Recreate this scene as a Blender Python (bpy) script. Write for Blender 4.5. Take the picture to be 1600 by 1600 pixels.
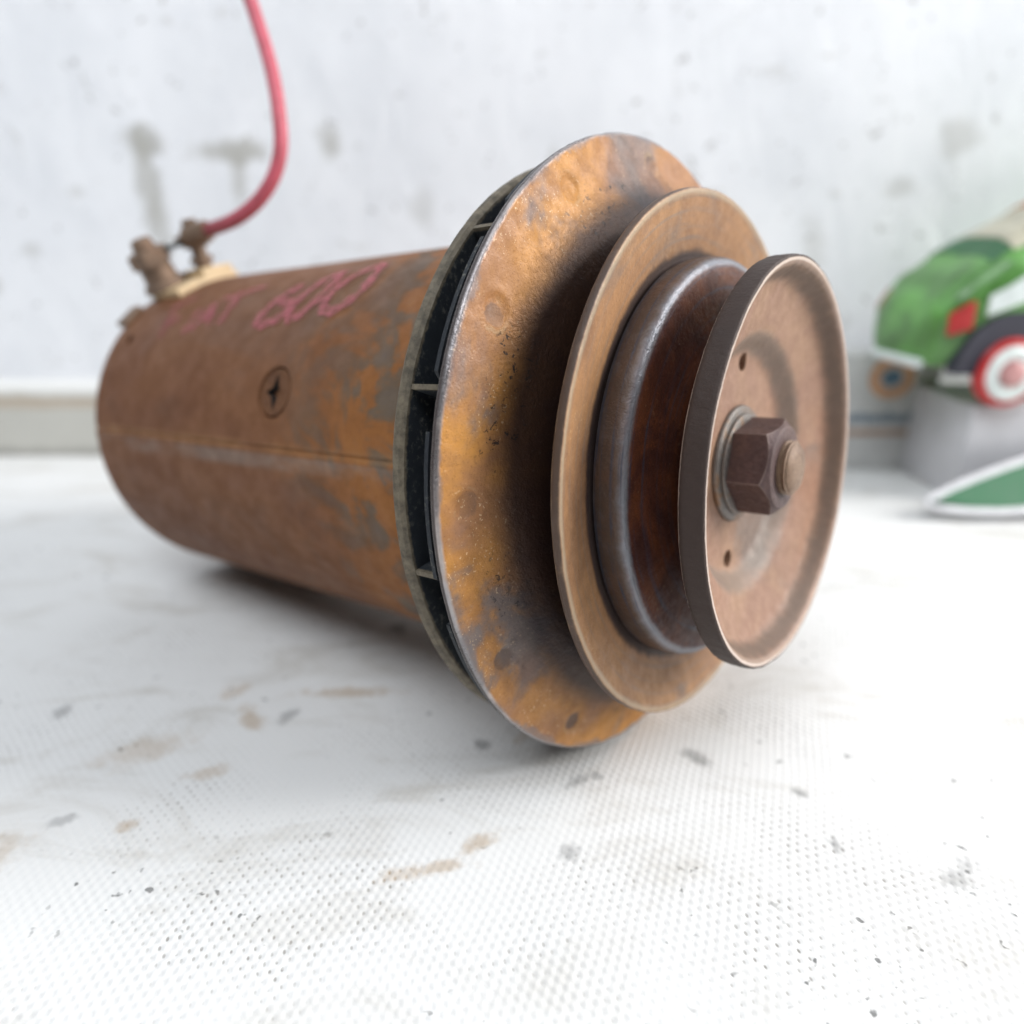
import bpy, bmesh, math, random
from mathutils import Vector, Matrix, noise as mnoise

R = math.radians
random.seed(7)
for o in list(bpy.data.objects):
    bpy.data.objects.remove(o)
scene = bpy.context.scene
COL = scene.collection

# ------------------------------------------------------------------ camera
PITCH = 20.4
cam_d = bpy.data.cameras.new("camera")
cam = bpy.data.objects.new("camera", cam_d)
COL.objects.link(cam)
cam.location = (0, 0, 0.12465)
cam.rotation_euler = (R(90 - PITCH), 0, 0)
cam_d.sensor_width = 36
cam_d.lens = 1155 / 1600 * 36
cam_d.clip_start = 0.005
cam_d.clip_end = 50
cam_d.dof.use_dof = True
cam_d.dof.focus_distance = 0.138
cam_d.dof.aperture_fstop = 6.8
cam_d.dof.aperture_blades = 0
scene.camera = cam

# ------------------------------------------------------------------ light
world = bpy.data.worlds.new("World")
scene.world = world
world.use_nodes = True
bg = world.node_tree.nodes["Background"]
bg.inputs[0].default_value = (0.90, 0.95, 1.0, 1)
bg.inputs[1].default_value = 0.06


def area(name, loc, target, size, power, color):
    d = bpy.data.lights.new(name, 'AREA')
    d.shape = 'RECTANGLE'
    d.size, d.size_y = size
    d.energy = power
    d.color = color
    o = bpy.data.objects.new(name, d)
    COL.objects.link(o)
    o.location = loc
    o.rotation_euler = (Vector(target) - Vector(loc)).to_track_quat('-Z', 'Y').to_euler()
    return o


area("window_light", (1.80, 0.20, 1.00), (0.02, 0.26, 0.03), (1.1, 1.1), 74, (1.0, 0.985, 0.965))
area("overhead_light", (-0.30, -0.42, 1.35), (-0.10, 0.38, 0.06), (1.3, 0.7), 18.5, (0.90, 0.95, 1.0))

scene.view_settings.view_transform = 'Standard'
scene.view_settings.look = 'None'
scene.view_settings.exposure = 0.0
scene.view_settings.gamma = 1.0
scene.view_settings.use_curve_mapping = False
scene.cycles.max_bounces = 7
scene.cycles.diffuse_bounces = 4


# ------------------------------------------------------------------ node helper
class NT:
    def __init__(s, name):
        s.m = bpy.data.materials.new(name)
        s.m.use_nodes = True
        s.t = s.m.node_tree
        s.b = s.t.nodes["Principled BSDF"]
        s.out = s.t.nodes["Material Output"]
        s.tc = s.t.nodes.new('ShaderNodeTexCoord').outputs['Object']

    def link(s, a, b):
        s.t.links.new(a, b)

    def put(s, sock, v):
        if hasattr(v, 'links'):
            s.link(v, sock)
        elif isinstance(v, (tuple, list)):
            sock.default_value = (*v, 1) if (len(v) == 3 and sock.type == 'RGBA') else v
        else:
            sock.default_value = v

    def noise(s, scale, detail=4, rough=.55, vec=None, dist=0.0, col=False):
        n = s.t.nodes.new('ShaderNodeTexNoise')
        s.put(n.inputs['Vector'], vec if vec is not None else s.tc)
        n.inputs['Scale'].default_value = scale
        n.inputs['Detail'].default_value = detail
        n.inputs['Roughness'].default_value = rough
        n.inputs['Distortion'].default_value = dist
        return n.outputs['Color' if col else 'Fac']

    def voronoi(s, scale, vec=None, feature='F1', rnd=1.0):
        n = s.t.nodes.new('ShaderNodeTexVoronoi')
        n.feature = feature
        s.put(n.inputs['Vector'], vec if vec is not None else s.tc)
        n.inputs['Scale'].default_value = scale
        n.inputs['Randomness'].default_value = rnd
        return n.outputs['Distance']

    def math(s, op, a, b=0.0, c=0.0, clamp=False):
        n = s.t.nodes.new('ShaderNodeMath')
        n.operation = op
        n.use_clamp = clamp
        s.put(n.inputs[0], a)
        s.put(n.inputs[1], b)
        s.put(n.inputs[2], c)
        return n.outputs[0]

    def vmath(s, op, a, b=(0, 0, 0)):
        n = s.t.nodes.new('ShaderNodeVectorMath')
        n.operation = op
        s.put(n.inputs[0], a)
        if op == 'SCALE':
            s.put(n.inputs['Scale'], b)
        else:
            s.put(n.inputs[1], b)
        return n.outputs['Value' if op in ('LENGTH', 'DISTANCE', 'DOT_PRODUCT') else 'Vector']

    def step(s, v, lo, hi, a=0.0, b=1.0):
        n = s.t.nodes.new('ShaderNodeMapRange')
        n.interpolation_type = 'SMOOTHSTEP'
        s.put(n.inputs[0], v)
        n.inputs[1].default_value = lo
        n.inputs[2].default_value = hi
        n.inputs[3].default_value = a
        n.inputs[4].default_value = b
        return n.outputs[0]

    def ramp(s, v, stops):
        n = s.t.nodes.new('ShaderNodeValToRGB')
        s.put(n.inputs[0], v)
        e = n.color_ramp.elements
        while len(e) < len(stops):
            e.new(0.5)
        for k, (p, c) in enumerate(stops):
            e[k].position = p
            e[k].color = (*c, 1)
        return n.outputs[0]

    def mix(s, f, a, b, mode='MIX'):
        n = s.t.nodes.new('ShaderNodeMix')
        n.data_type = 'RGBA'
        n.blend_type = mode
        s.put(n.inputs[0], f)
        s.put(n.inputs[6], a)
        s.put(n.inputs[7], b)
        return n.outputs[2]

    def sep(s, v=None):
        n = s.t.nodes.new('ShaderNodeSeparateXYZ')
        s.put(n.inputs[0], v if v is not None else s.tc)
        return n.outputs

    def comb(s, x, y, z):
        n = s.t.nodes.new('ShaderNodeCombineXYZ')
        s.put(n.inputs[0], x)
        s.put(n.inputs[1], y)
        s.put(n.inputs[2], z)
        return n.outputs[0]

    def bump(s, h, dist, strength=1.0, prev=None):
        n = s.t.nodes.new('ShaderNodeBump')
        n.inputs['Distance'].default_value = dist
        n.inputs['Strength'].default_value = strength
        s.put(n.inputs['Height'], h)
        if prev is not None:
            s.link(prev, n.inputs['Normal'])
        return n.outputs[0]

    def done(s, color, rough, metal=0.0, normal=None, spec=0.5):
        s.put(s.b.inputs['Base Color'], color)
        s.put(s.b.inputs['Roughness'], rough)
        s.put(s.b.inputs['Metallic'], metal)
        s.b.inputs['Specular IOR Level'].default_value = spec
        if normal is not None:
            s.link(normal, s.b.inputs['Normal'])
        return s.m


AX_Z = 0.0735          # height of the shaft axis in the dynamo's own frame


def axis_radius(N):
    v = N.vmath('SUBTRACT', N.tc, (0, 0, AX_Z))
    v = N.vmath('MULTIPLY', v, (0, 1, 1))
    return N.vmath('LENGTH', v)


# rust palettes (linear)
OCHRE = (0.56, 0.27, 0.075)
ORANGE = (0.48, 0.20, 0.055)
BROWN = (0.20, 0.095, 0.045)
DKBROWN = (0.085, 0.042, 0.026)
GREY = (0.23, 0.20, 0.19)
BLUEGREY = (0.14, 0.15, 0.17)
PINKRUST = (0.52, 0.29, 0.19)
TAN = (0.33, 0.25, 0.16)


def rust(name, stops, scale=60, rough=(.55, .85), flecks=0.0, wear_and_light=None, metal=0.0, pits=0.35, bump=0.00012, stretch=None,
         fleck_col=(0.80, 0.58, 0.36), second=None, edge=None, crud=None, spots=None, jitter=1.6, tone=None, streak=None, rimband=None, edgewear=None):
    """stops: colour ramp over cloud noise; wear: list of (r0, r1, colour, rough, metal) radius bands with ragged edges, some of them painted shade and highlights."""
    N = NT(name)
    vec = N.vmath('MULTIPLY', N.tc, stretch) if stretch else N.tc
    big = N.noise(scale, 5, .62, vec, 0.6)
    c = N.ramp(big, stops)
    if second:
        m = N.step(N.noise(scale * .55, 5, .6, N.vmath('ADD', vec, (3.1, 1.7, .4)), 0.8), second[0], second[1])
        c = N.mix(m, c, second[2])
    if tone:                                             # broad drifts of another rust
        c = N.mix(N.step(N.noise(17, 4, .6, N.vmath('ADD', N.tc, (1.3, 4.2, .7)), .6), .45, .62, 0.0, .75), c, tone)
    mid = N.noise(scale * 7, 4, .68, vec)
    c = N.mix(N.step(mid, .28, .72, 0.0, 0.35), N.mix(1.0, c, (1.30, 1.22, 1.12), 'MULTIPLY'), N.mix(1.0, c, (.55, .5, .48), 'MULTIPLY'))
    fine = N.noise(2600, 2, .7)
    c = N.mix(N.step(fine, .55, .75, 0.0, pits), c, N.mix(1.0, c, (.33, .28, .27), 'MULTIPLY'))
    ro = N.step(mid, .25, .75, rough[0], rough[1])
    me = metal
    if flecks:
        fl = N.math('MULTIPLY', N.step(N.noise(1500, 3, .6, N.vmath('ADD', N.tc, (5, 2, 1))), .60, .70), N.step(N.noise(scale * 1.6, 3, .6, N.vmath('ADD', N.tc, (1, 9, 4))), .42, .6))
        fl = N.math('MULTIPLY', fl, flecks)
        c = N.mix(fl, c, fleck_col)
        ro = N.math('SUBTRACT', ro, N.math('MULTIPLY', fl, 0.25))
    if wear_and_light:
        r = axis_radius(N)
        jit = N.math('MULTIPLY', N.math('SUBTRACT', N.noise(220, 5, .65), .5), 0.0042)
        for (r0, r1, s0, col, wr, wm, amt) in wear_and_light:
            rr = N.math('ADD', r, N.math('MULTIPLY', jit, min(jitter, s0 / 0.002)))
            m = N.math('MULTIPLY', N.step(rr, r0 - s0, r0 + s0), N.step(rr, r1 - s0, r1 + s0, 1.0, 0.0))
            m = N.math('MULTIPLY', m, amt)
            c = N.mix(m, c, col)
            ro = N.math('ADD', N.math('MULTIPLY', ro, N.math('SUBTRACT', 1.0, m)), N.math('MULTIPLY', m, wr))
            me = N.math('ADD', N.math('MULTIPLY', me, N.math('SUBTRACT', 1.0, m)), N.math('MULTIPLY', m, wm))
    if streak:                                           # rubbed rings left by the belt
        r = axis_radius(N)
        sv_ = N.comb(N.math('MULTIPLY', r, 1.0), N.math('MULTIPLY', N.sep()[0], 1.0), N.math('MULTIPLY', N.noise(26, 2, .5), .004))
        sn = N.noise(900, 3, .65, sv_)
        m = N.math('MULTIPLY', N.step(sn, .48, .68), N.step(N.noise(45, 4, .6, N.vmath('ADD', N.tc, (4, 7, 2))), .36, .62, .15, 1.0))
        m = N.math('MULTIPLY', m, streak[1])
        c = N.mix(m, c, streak[0])
        ro = N.math('SUBTRACT', ro, N.math('MULTIPLY', m, .12))
    if rimband:                                          # grey-purple bare steel next to the edge, worn through in tongues
        r = axis_radius(N)
        rr = N.math('ADD', r, N.math('MULTIPLY', N.math('SUBTRACT', N.noise(75, 5, .65, N.vmath('ADD', N.tc, (3, 8, 5)), .5), .5), .009))
        m = N.math('MULTIPLY', N.step(rr, rimband - .0007, rimband + .0007), .62)
        c = N.mix(m, c, N.mix(mid, (.10, .092, .10), (.22, .20, .205)))
        ro = N.math('SUBTRACT', ro, N.math('MULTIPLY', m, .12))
    if spots:                                            # greyer spot welds every 30 degrees
        r = axis_radius(N)
        _, yy, zz = N.sep()
        an = N.math('MULTIPLY', N.math('ARCTAN2', yy, N.math('SUBTRACT', zz, AX_Z)), 180 / math.pi)
        k = N.math('SUBTRACT', N.math('MULTIPLY', N.math('FRACT', N.math('DIVIDE', N.math('ADD', an, spots[0] + 15 + 360), 30.0)), 30.0), 15.0)
        arc = N.math('MULTIPLY', k, spots[1] * math.pi / 180)
        dr = N.math('SUBTRACT', r, spots[1])
        d = N.math('SQRT', N.math('ADD', N.math('MULTIPLY', arc, arc), N.math('MULTIPLY', dr, dr)))
        d = N.math('ADD', d, N.math('MULTIPLY', N.math('SUBTRACT', N.noise(600, 4, .6), .5), .0022))
        c = N.mix(N.math('MULTIPLY', N.step(d, .0019, .0026, .85, 0.0), N.step(N.noise(30, 2, .5, N.vmath('ADD', N.tc, (2, 2, 9))), .44, .60, .0, 1.0)), c, (.125, .085, .070))
        ring = N.math('MULTIPLY', N.step(d, .0024, .0029), N.step(d, .0031, .0036, 1, 0))
        c = N.mix(N.math('MULTIPLY', ring, N.step(N.noise(120, 3, .6), .45, .6, 0, .4)), c, (.42, .30, .17))
    if crud:                                             # flakes of old belt rubber
        r = axis_radius(N)
        m = N.math('MULTIPLY', N.step(r, crud[0] - .004, crud[0]), N.step(r, crud[1], crud[1] + .004, 1, 0))
        m = N.math('MULTIPLY', m, N.math('MULTIPLY', N.step(N.noise(520, 5, .7, N.vmath('ADD', N.tc, (6, 6, 1)), .5), .58, .61), N.step(N.noise(34, 3, .6, N.vmath('ADD', N.tc, (8, 3, 3))), .42, .58)))
        c = N.mix(N.math('MULTIPLY', m, .9), c, (.012, .010, .010))
    if edge is not None:                                 # the outer edge and the back of the sheet, behind this x, are dark brown
        m = N.step(N.sep()[0], edge - .0002, edge + .0002, .92, 0.0)
        c = N.mix(m, c, N.mix(mid, (.020, .015, .015), (.075, .055, .05)))
        me = N.math('MULTIPLY', me, N.math('SUBTRACT', 1.0, m))
    if edgewear:                                         # corners rubbed bright by spanners
        bv = N.t.nodes.new('ShaderNodeBevel')
        bv.samples = 6
        bv.inputs[0].default_value = .0007
        ge = N.t.nodes.new('ShaderNodeNewGeometry')
        m = N.step(N.vmath('DOT_PRODUCT', bv.outputs[0], ge.outputs['Normal']), .90, .995, .8, 0.0)
        m = N.math('MULTIPLY', m, N.step(mid, .3, .6, .35, 1.0))
        c = N.mix(m, c, edgewear)
        ro = N.math('SUBTRACT', ro, N.math('MULTIPLY', m, .15))
    h = N.math('ADD', N.math('MULTIPLY', fine, .5), N.math('ADD', mid, N.math('MULTIPLY', N.noise(1100, 3, .6), .8)))
    nm = N.bump(h, bump, 0.9)
    return N.done(c, ro, me, nm, 0.28)


def plain(name, col, rough=.5, metal=0.0, var=.12, scale=200, bump=0.0, spec=.5):
    N = NT(name)
    n = N.noise(scale, 4, .6)
    c = N.mix(N.step(n, .3, .7), tuple(v * (1 - var) for v in col), tuple(min(1, v * (1 + var)) for v in col))
    nm = N.bump(N.noise(scale * 3, 3), bump, .7) if bump else None
    return N.done(c, N.step(n, .3, .7, max(0, rough - .07), min(1, rough + .07)), metal, nm, spec)


# ------------------------------------------------------------------ mesh helpers
def mesh_obj(name, verts, faces, mat, parent=None, smooth=30, recalc=True):
    me = bpy.data.meshes.new(name)
    me.from_pydata(verts, [], faces)
    if recalc:
        bm = bmesh.new()
        bm.from_mesh(me)
        bmesh.ops.remove_doubles(bm, verts=bm.verts, dist=1e-7)
        bmesh.ops.recalc_face_normals(bm, faces=bm.faces)
        bm.to_mesh(me)
        bm.free()
    if smooth:
        for p in me.polygons:
            p.use_smooth = True
        me.set_sharp_from_angle(angle=R(smooth))
    me.materials.append(mat)
    o = bpy.data.objects.new(name, me)
    COL.objects.link(o)
    if parent is not None:
        o.parent = parent
    return o


def empty(name, loc=(0, 0, 0), rot=None):
    o = bpy.data.objects.new(name, None)
    o.empty_display_size = 0.02
    COL.objects.link(o)
    o.location = loc
    if rot is not None:
        o.rotation_euler = rot
    return o


def tag(o, label=None, cat=None, group=None, kind=None):
    for k, v in (("label", label), ("category", cat), ("group", group), ("kind", kind)):
        if v:
            o[k] = v
    return o


def box(bm, c, s, rot=None, bevel=0.0):
    m = Matrix.Translation(c) @ (rot.to_4x4() if rot else Matrix.Identity(4)) @ Matrix.Diagonal((*s, 1))
    r = bmesh.ops.create_cube(bm, size=1, matrix=m)
    if bevel:
        es = {e for v in r['verts'] for e in v.link_edges}
        bmesh.ops.bevel(bm, geom=list(es), offset=bevel, segments=3, profile=.5, affect='EDGES')


def bm_obj(name, bm, mat, parent=None, smooth=30):
    bmesh.ops.recalc_face_normals(bm, faces=bm.faces)
    me = bpy.data.meshes.new(name)
    bm.to_mesh(me)
    bm.free()
    if smooth:
        for p in me.polygons:
            p.use_smooth = True
        me.set_sharp_from_angle(angle=R(smooth))
    me.materials.append(mat)
    o = bpy.data.objects.new(name, me)
    COL.objects.link(o)
    if parent is not None:
        o.parent = parent
    return o


def chaikin(pts, it=2, closed=True):
    for _ in range(it):
        out = []
        n = len(pts)
        for i in range(n if closed else n - 1):
            a, b = pts[i], pts[(i + 1) % n]
            out.append(tuple(a[k] * .75 + b[k] * .25 for k in range(len(a))))
            out.append(tuple(a[k] * .25 + b[k] * .75 for k in range(len(a))))
        if not closed:
            out = [pts[0]] + out + [pts[-1]]
        pts = out
    return pts


def densify(pts, step, closed=True):
    out = []
    n = len(pts)
    for i in range(n if closed else n - 1):
        a, b = pts[i], pts[(i + 1) % n]
        d = math.dist(a, b)
        k = max(1, int(d / step))
        for j in range(k):
            out.append(tuple(a[q] + (b[q] - a[q]) * j / k for q in range(len(a))))
    if not closed:
        out.append(pts[-1])
    return out


def L(t, r, a):
    """dynamo frame (metres): t mm back from the front rim, r mm from the shaft axis, a degrees from the top (minus = camera side)"""
    a = R(a)
    return Vector((-(t - 37.0) / 1000, r * math.sin(a) / 1000, r * math.cos(a) / 1000 + AX_Z))


def nicks(r_rim, seed, count, depth):
    rnd = random.Random(seed)
    L_ = [(rnd.uniform(-180, 180), rnd.uniform(.5, 2.2), rnd.uniform(.2, 1.0) * depth) for _ in range(count)]

    def f(r, a):
        if r < r_rim - 2.2:
            return 0.0
        k = (r - (r_rim - 2.2)) / 2.2
        t = 0.0
        for (na, w, d) in L_:
            q = ((a - na + 180) % 360) - 180
            if abs(q) < 3 * w:
                t += d * math.exp(-(q / w) ** 2)
        return t * k
    return f


nick_rear, nick_mid, nick_front = nicks(73.5, 4, 34, .13), nicks(60.2, 8, 30, .10), nicks(45, 12, 46, .10)


def lathe(name, prof, mat, parent, n=240, closed=True, smooth=32, disp=None, rough_edge=0.0, seed=0):
    verts, faces = [], []
    m = len(prof)
    for i in range(n):
        a = 360.0 * i / n - 180
        for (t, r) in prof:
            if disp:
                t, r = disp(t, r, a)
            if rough_edge:
                k = mnoise.noise(Vector((math.cos(R(a)) * 22 + seed, math.sin(R(a)) * 22, t * .9 + r * .3)))
                k2 = mnoise.noise(Vector((math.cos(R(a)) * 95 + seed, math.sin(R(a)) * 95, t + r)))
                r = r + rough_edge * (k + .6 * k2)
                t = t + rough_edge * .6 * k2
            verts.append(L(t, r, a))
    for i in range(n):
        j = (i + 1) % n
        for k in range(m if closed else m - 1):
            k2 = (k + 1) % m
            faces.append((i * m + k, i * m + k2, j * m + k2, j * m + k))
    return mesh_obj(name, verts, faces, mat, parent, smooth)


def cut(o, cutters):
    """boolean difference, applied; the cutters are removed"""
    for c in cutters:
        md = o.modifiers.new("cut", 'BOOLEAN')
        md.operation = 'DIFFERENCE'
        md.solver = 'EXACT'
        md.object = c
    bpy.context.view_layer.update()
    dg = bpy.context.evaluated_depsgraph_get()
    me = bpy.data.meshes.new_from_object(o.evaluated_get(dg))
    o.modifiers.clear()
    o.data = me
    for c in cutters:
        bpy.data.objects.remove(c)


def cyl_between(bm, p, q, r0, r1=None, n=24, caps=True):
    p, q = Vector(p), Vector(q)
    r1 = r0 if r1 is None else r1
    d = q - p
    m = Matrix.Translation((p + q) / 2) @ d.to_track_quat('Z', 'Y').to_matrix().to_4x4()
    bmesh.ops.create_cone(bm, cap_ends=caps, segments=n, radius1=r0, radius2=r1, depth=d.length, matrix=m)


def revolve(bm, p, axis, prof, n=32):
    """prof: (height along axis, radius)"""
    p = Vector(p)
    q = Vector(axis).to_track_quat('Z', 'Y')
    rings = []
    for (h, r) in prof:
        rings.append([bm.verts.new(p + q @ Vector((r * math.cos(2 * math.pi * i / n), r * math.sin(2 * math.pi * i / n), h))) for i in range(n)])
    for a, b in zip(rings, rings[1:]):
        for i in range(n):
            bm.faces.new((a[i], a[(i + 1) % n], b[(i + 1) % n], b[i]))
    bm.faces.new(rings[0])
    bm.faces.new(rings[-1])


def tube(name, pts, rad, mat, parent, n=20, sub=3):
    pts = chaikin([tuple(p) for p in pts], sub, closed=False)
    pts = [Vector(p) for p in pts]
    verts, faces = [], []
    T0 = (pts[1] - pts[0]).normalized()
    u = T0.orthogonal().normalized()
    for i, p in enumerate(pts):
        T = (pts[min(i + 1, len(pts) - 1)] - pts[max(i - 1, 0)]).normalized()
        u = (u - T * u.dot(T)).normalized()
        v = T.cross(u)
        r = rad(i / (len(pts) - 1)) if callable(rad) else rad
        for k in range(n):
            a = 2 * math.pi * k / n
            verts.append(p + (u * math.cos(a) + v * math.sin(a)) * r)
    for i in range(len(pts) - 1):
        for k in range(n):
            faces.append((i * n + k, i * n + (k + 1) % n, (i + 1) * n + (k + 1) % n, (i + 1) * n + k))
    faces.append(tuple(range(n)))
    faces.append(tuple((len(pts) - 1) * n + k for k in range(n)))
    return mesh_obj(name, verts, faces, mat, parent, 40)


# ------------------------------------------------------------------ setting: floor, wall
def floor_material():
    N = NT("white_woven_sheet")
    v = N.tc
    wob = N.vmath('SCALE', N.vmath('SUBTRACT', N.noise(38, 3, .5, col=True), (.5, .5, .5)), 0.0016)
    p = N.vmath('ADD', v, wob)
    x, y, _ = N.sep(p)
    ca, sa = math.cos(R(12)), math.sin(R(12))
    u = N.math('ADD', N.math('MULTIPLY', x, ca), N.math('MULTIPLY', y, sa))
    w = N.math('SUBTRACT', N.math('MULTIPLY', y, ca), N.math('MULTIPLY', x, sa))
    su = N.math('SINE', N.math('MULTIPLY', u, 2 * math.pi / 0.0022))
    sw = N.math('SINE', N.math('MULTIPLY', w, 2 * math.pi / 0.0036))
    worn = N.step(N.noise(22, 4, .6, N.vmath('ADD', v, (2, 5, 1))), .34, .66, .42, 1.0)   # the knit is crushed flat in places
    h = N.math('MULTIPLY', N.math('MULTIPLY', su, sw), worn)                      # staggered knit pits
    pit = N.step(h, .40, .90)
    c = N.mix(N.noise(9, 4, .6), (.74, .74, .737), (.68, .677, .662))
    # dust caught in the pits, in drifts
    drift = N.step(N.noise(24, 5, .65), .40, .62)
    pn = N.noise(420, 2, .5)
    c = N.mix(N.math('MULTIPLY', N.math('MULTIPLY', pit, drift), N.step(pn, .36, .60, 0.0, .75)), c, (.15, .13, .11))
    # scattered crumbs of dark grit
    gr = N.math('MULTIPLY', N.step(N.noise(330, 2, .5, N.vmath('ADD', v, (4, 4, 4))), .655, .72), N.step(N.noise(24, 3, .6, N.vmath('ADD', v, (7, 1, 2))), .45, .6))
    c = N.mix(N.math('MULTIPLY', gr, .8), c, (.10, .10, .10))
    # faint greyish smears, drawn out across the sheet
    sm = N.step(N.noise(30, 5, .65, N.vmath('MULTIPLY', v, (.7, 1.6, 1)), .8), .48, .72, 0, .5)
    c = N.mix(sm, c, (.44, .41, .36))
    rag = N.noise(180, 4, .65)
    for col, spots in (((.42, .31, .20), [
        (-7, 126.5, 6, 3.0, 25, 0.8), (-15, 120, 8, 2.6, 12, 0.7), (-24, 118.0, 7, 2.4, 5, 0.5), (-72, 172, 4, 9, 35, 0.7), (-81.5, 185, 7, 5, 60, 0.5),
        (-47, 184, 20, 3.4, 4, 0.7), (-87, 132, 3.5, 2.4, 20, 0.6), (-75, 150, 9, 3, 20, 0.5), (-110, 125, 6, 7, 0, 0.45), (-95, 158, 16, 7, 25, 0.45),
        (5, 165, 9, 2.5, 40, 0.4)]), ((.20, .20, .20), [
        (-62, 172, 3, 5, -20, 0.6), (-126, 175, 3, 5, 0, 0.6), (-103, 133, 5, 2, 20, 0.55), (-7.5, 160, 3.2, 2.6, 0, 0.9), (-20, 204, 4, 4, 0, 0.8),
        (-39, 222, 5, 5, 0, 0.75), (47, 155, 5, 3.4, -35, 0.75), (16, 146.5, 4.5, 2.6, 30, 0.6), (21, 148, 2.6, 2.2, 0, 0.6), (69, 142, 3, 2.0, -30, 0.75),
        (71, 126, 1.6, 2.8, 0, 0.6), (12.5, 124, 3, 3.4, 0, 0.6), (93, 118, 8, 3.5, 30, 0.5)])):
        tot = None
        for (sx, sy, lx, ly, ang, amt) in spots:
            mp = N.t.nodes.new('ShaderNodeMapping')
            mp.vector_type = 'TEXTURE'
            N.link(v, mp.inputs[0])
            mp.inputs['Location'].default_value = (sx / 1000, sy / 1000, 0)
            mp.inputs['Rotation'].default_value = (0, 0, R(ang))
            mp.inputs['Scale'].default_value = (lx / 1000, ly / 1000, 1)
            m = N.step(N.math('ADD', N.vmath('LENGTH', mp.outputs[0]), N.math('MULTIPLY', rag, 2.4)), 1.35, 2.25, min(1.0, amt * 1.35), 0.0)
            tot = m if tot is None else N.math('MAXIMUM', tot, m)
        c = N.mix(N.math('MULTIPLY', tot, N.math('ADD', .62, N.math('MULTIPLY', pit, .38))), c, col)
    nm = N.bump(N.math('MULTIPLY', h, -1.0), 0.00015, .6)
    nm = N.bump(N.noise(1400, 3, .6), 0.00012, .5, nm)
    nm = N.bump(N.noise(14, 3, .5), 0.004, .35, nm)
    return N.done(c, .78, 0, nm, .25)


def grid_sheet(name, x0, x1, y0, y1, nx, ny, zf, mat):
    verts = [(x0 + (x1 - x0) * i / nx, y0 + (y1 - y0) * j / ny, 0) for j in range(ny + 1) for i in range(nx + 1)]
    verts = [(x, y, zf(x, y)) for x, y, _ in verts]
    faces = [(j * (nx + 1) + i, j * (nx + 1) + i + 1, (j + 1) * (nx + 1) + i + 1, (j + 1) * (nx + 1) + i) for j in range(ny) for i in range(nx)]
    return mesh_obj(name, verts, faces, mat, None, 60)


floor = grid_sheet("floor", -1.6, 1.6, -0.9, 0.46, 64, 28, lambda x, y: 0.0, floor_material())
tag(floor, "white woven plastic sheet floor with rust dust and grey smudges", kind="structure")


def wall_material():
    N = NT("white_plaster")
    v = N.tc
    c = N.mix(N.step(N.noise(12, 6, .6), .35, .7), (.88, .89, .92), (.79, .805, .84))
    chips = N.step(N.noise(46, 5, .6, None, .6), .62, .72, 0, .4)
    c = N.mix(chips, c, (.50, .49, .47))
    c = N.mix(N.step(N.noise(150, 4, .6, N.vmath('ADD', v, (1, 1, 6))), .64, .70, 0, .6), c, (.34, .33, .32))
    rag = N.noise(60, 5, .62)
    for (sx, sz, lx, lz, amt) in [(-198, 173, 13, 9, .7), (-200, 150, 7, 30, .55), (-196, 130, 7, 30, .5), (-149, 168, 22, 7, .75), (-150, 154, 6, 14, .55),
                                  (-98, 172, 9, 11, .6), (-298, 100, 6, 9, .5), (-272, 118, 6, 5, .35), (-240, 148, 5, 4, .3), (22, 165, 5, 12, .4), (-50, 140, 8, 12, .3),
                                  (215, 150, 10, 6, .35), (-296, 130, 5, 5, .3), (170, 120, 9, 18, .3), (240, 175, 12, 10, .4)]:
        q = N.vmath('SUBTRACT', v, (sx / 1000, 0, sz / 1000))
        q = N.vmath('MULTIPLY', q, (1000 / lx, 0, 1000 / lz))
        rr = N.math('ADD', N.vmath('LENGTH', q), N.math('MULTIPLY', N.math('SUBTRACT', rag, .5), 2.2))
        c = N.mix(N.step(rr, .3, 1.2, amt, 0.0), c, (.40, .39, .35))
    nm = N.bump(N.noise(34, 6, .62, N.vmath('MULTIPLY', v, (1, 1, .55)), .4), 0.003, .5)
    nm = N.bump(chips, 0.0006, .5, nm)
    return N.done(c, .85, 0, nm, .25)


WALL_Y = 0.443
wall = grid_sheet("wall", -1.6, 1.6, 0, 1.4, 8, 4, lambda x, y: 0.0, wall_material())
for vtx in wall.data.vertices:
    vtx.co = (vtx.co.x, WALL_Y, vtx.co.y - 0.01)
tag(wall, "white plaster wall with grey dirt marks", kind="structure")

sk = []
for (y, z) in [(WALL_Y + .002, 0), (WALL_Y - .010, 0), (WALL_Y - .010, .0305), (WALL_Y - .0085, .0325), (WALL_Y - .0085, .037), (WALL_Y - .0065, .0415), (WALL_Y - .002, .0445), (WALL_Y + .002, .045)]:
    sk.append((y, z))
sv, sf = [], []
for x in (-1.6, 1.6):
    for (y, z) in sk:
        sv.append((x, y, z))
m_ = len(sk)
for k in range(m_ - 1):
    sf.append((k, k + 1, m_ + k + 1, m_ + k))


def skirting_material():
    N = NT("grimy_cream_skirting")
    _, _, z = N.sep()
    c = N.mix(N.noise(25, 5, .6), (.62, .61, .56), (.50, .49, .45))
    zz = N.math('ADD', z, N.math('MULTIPLY', N.math('SUBTRACT', N.noise(60, 4, .6), .5), .006))
    line = N.math('MULTIPLY', N.step(zz, .028, .0315), N.step(zz, .034, .037, 1, 0))
    c = N.mix(N.math('MULTIPLY', line, .6), c, (.36, .26, .17))
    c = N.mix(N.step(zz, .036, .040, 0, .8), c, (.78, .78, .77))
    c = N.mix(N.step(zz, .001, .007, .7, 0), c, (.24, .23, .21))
    return N.done(c, .6, 0, None, .4)


mesh_obj("skirting_board", sv, sf, skirting_material(), wall, 30)

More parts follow.
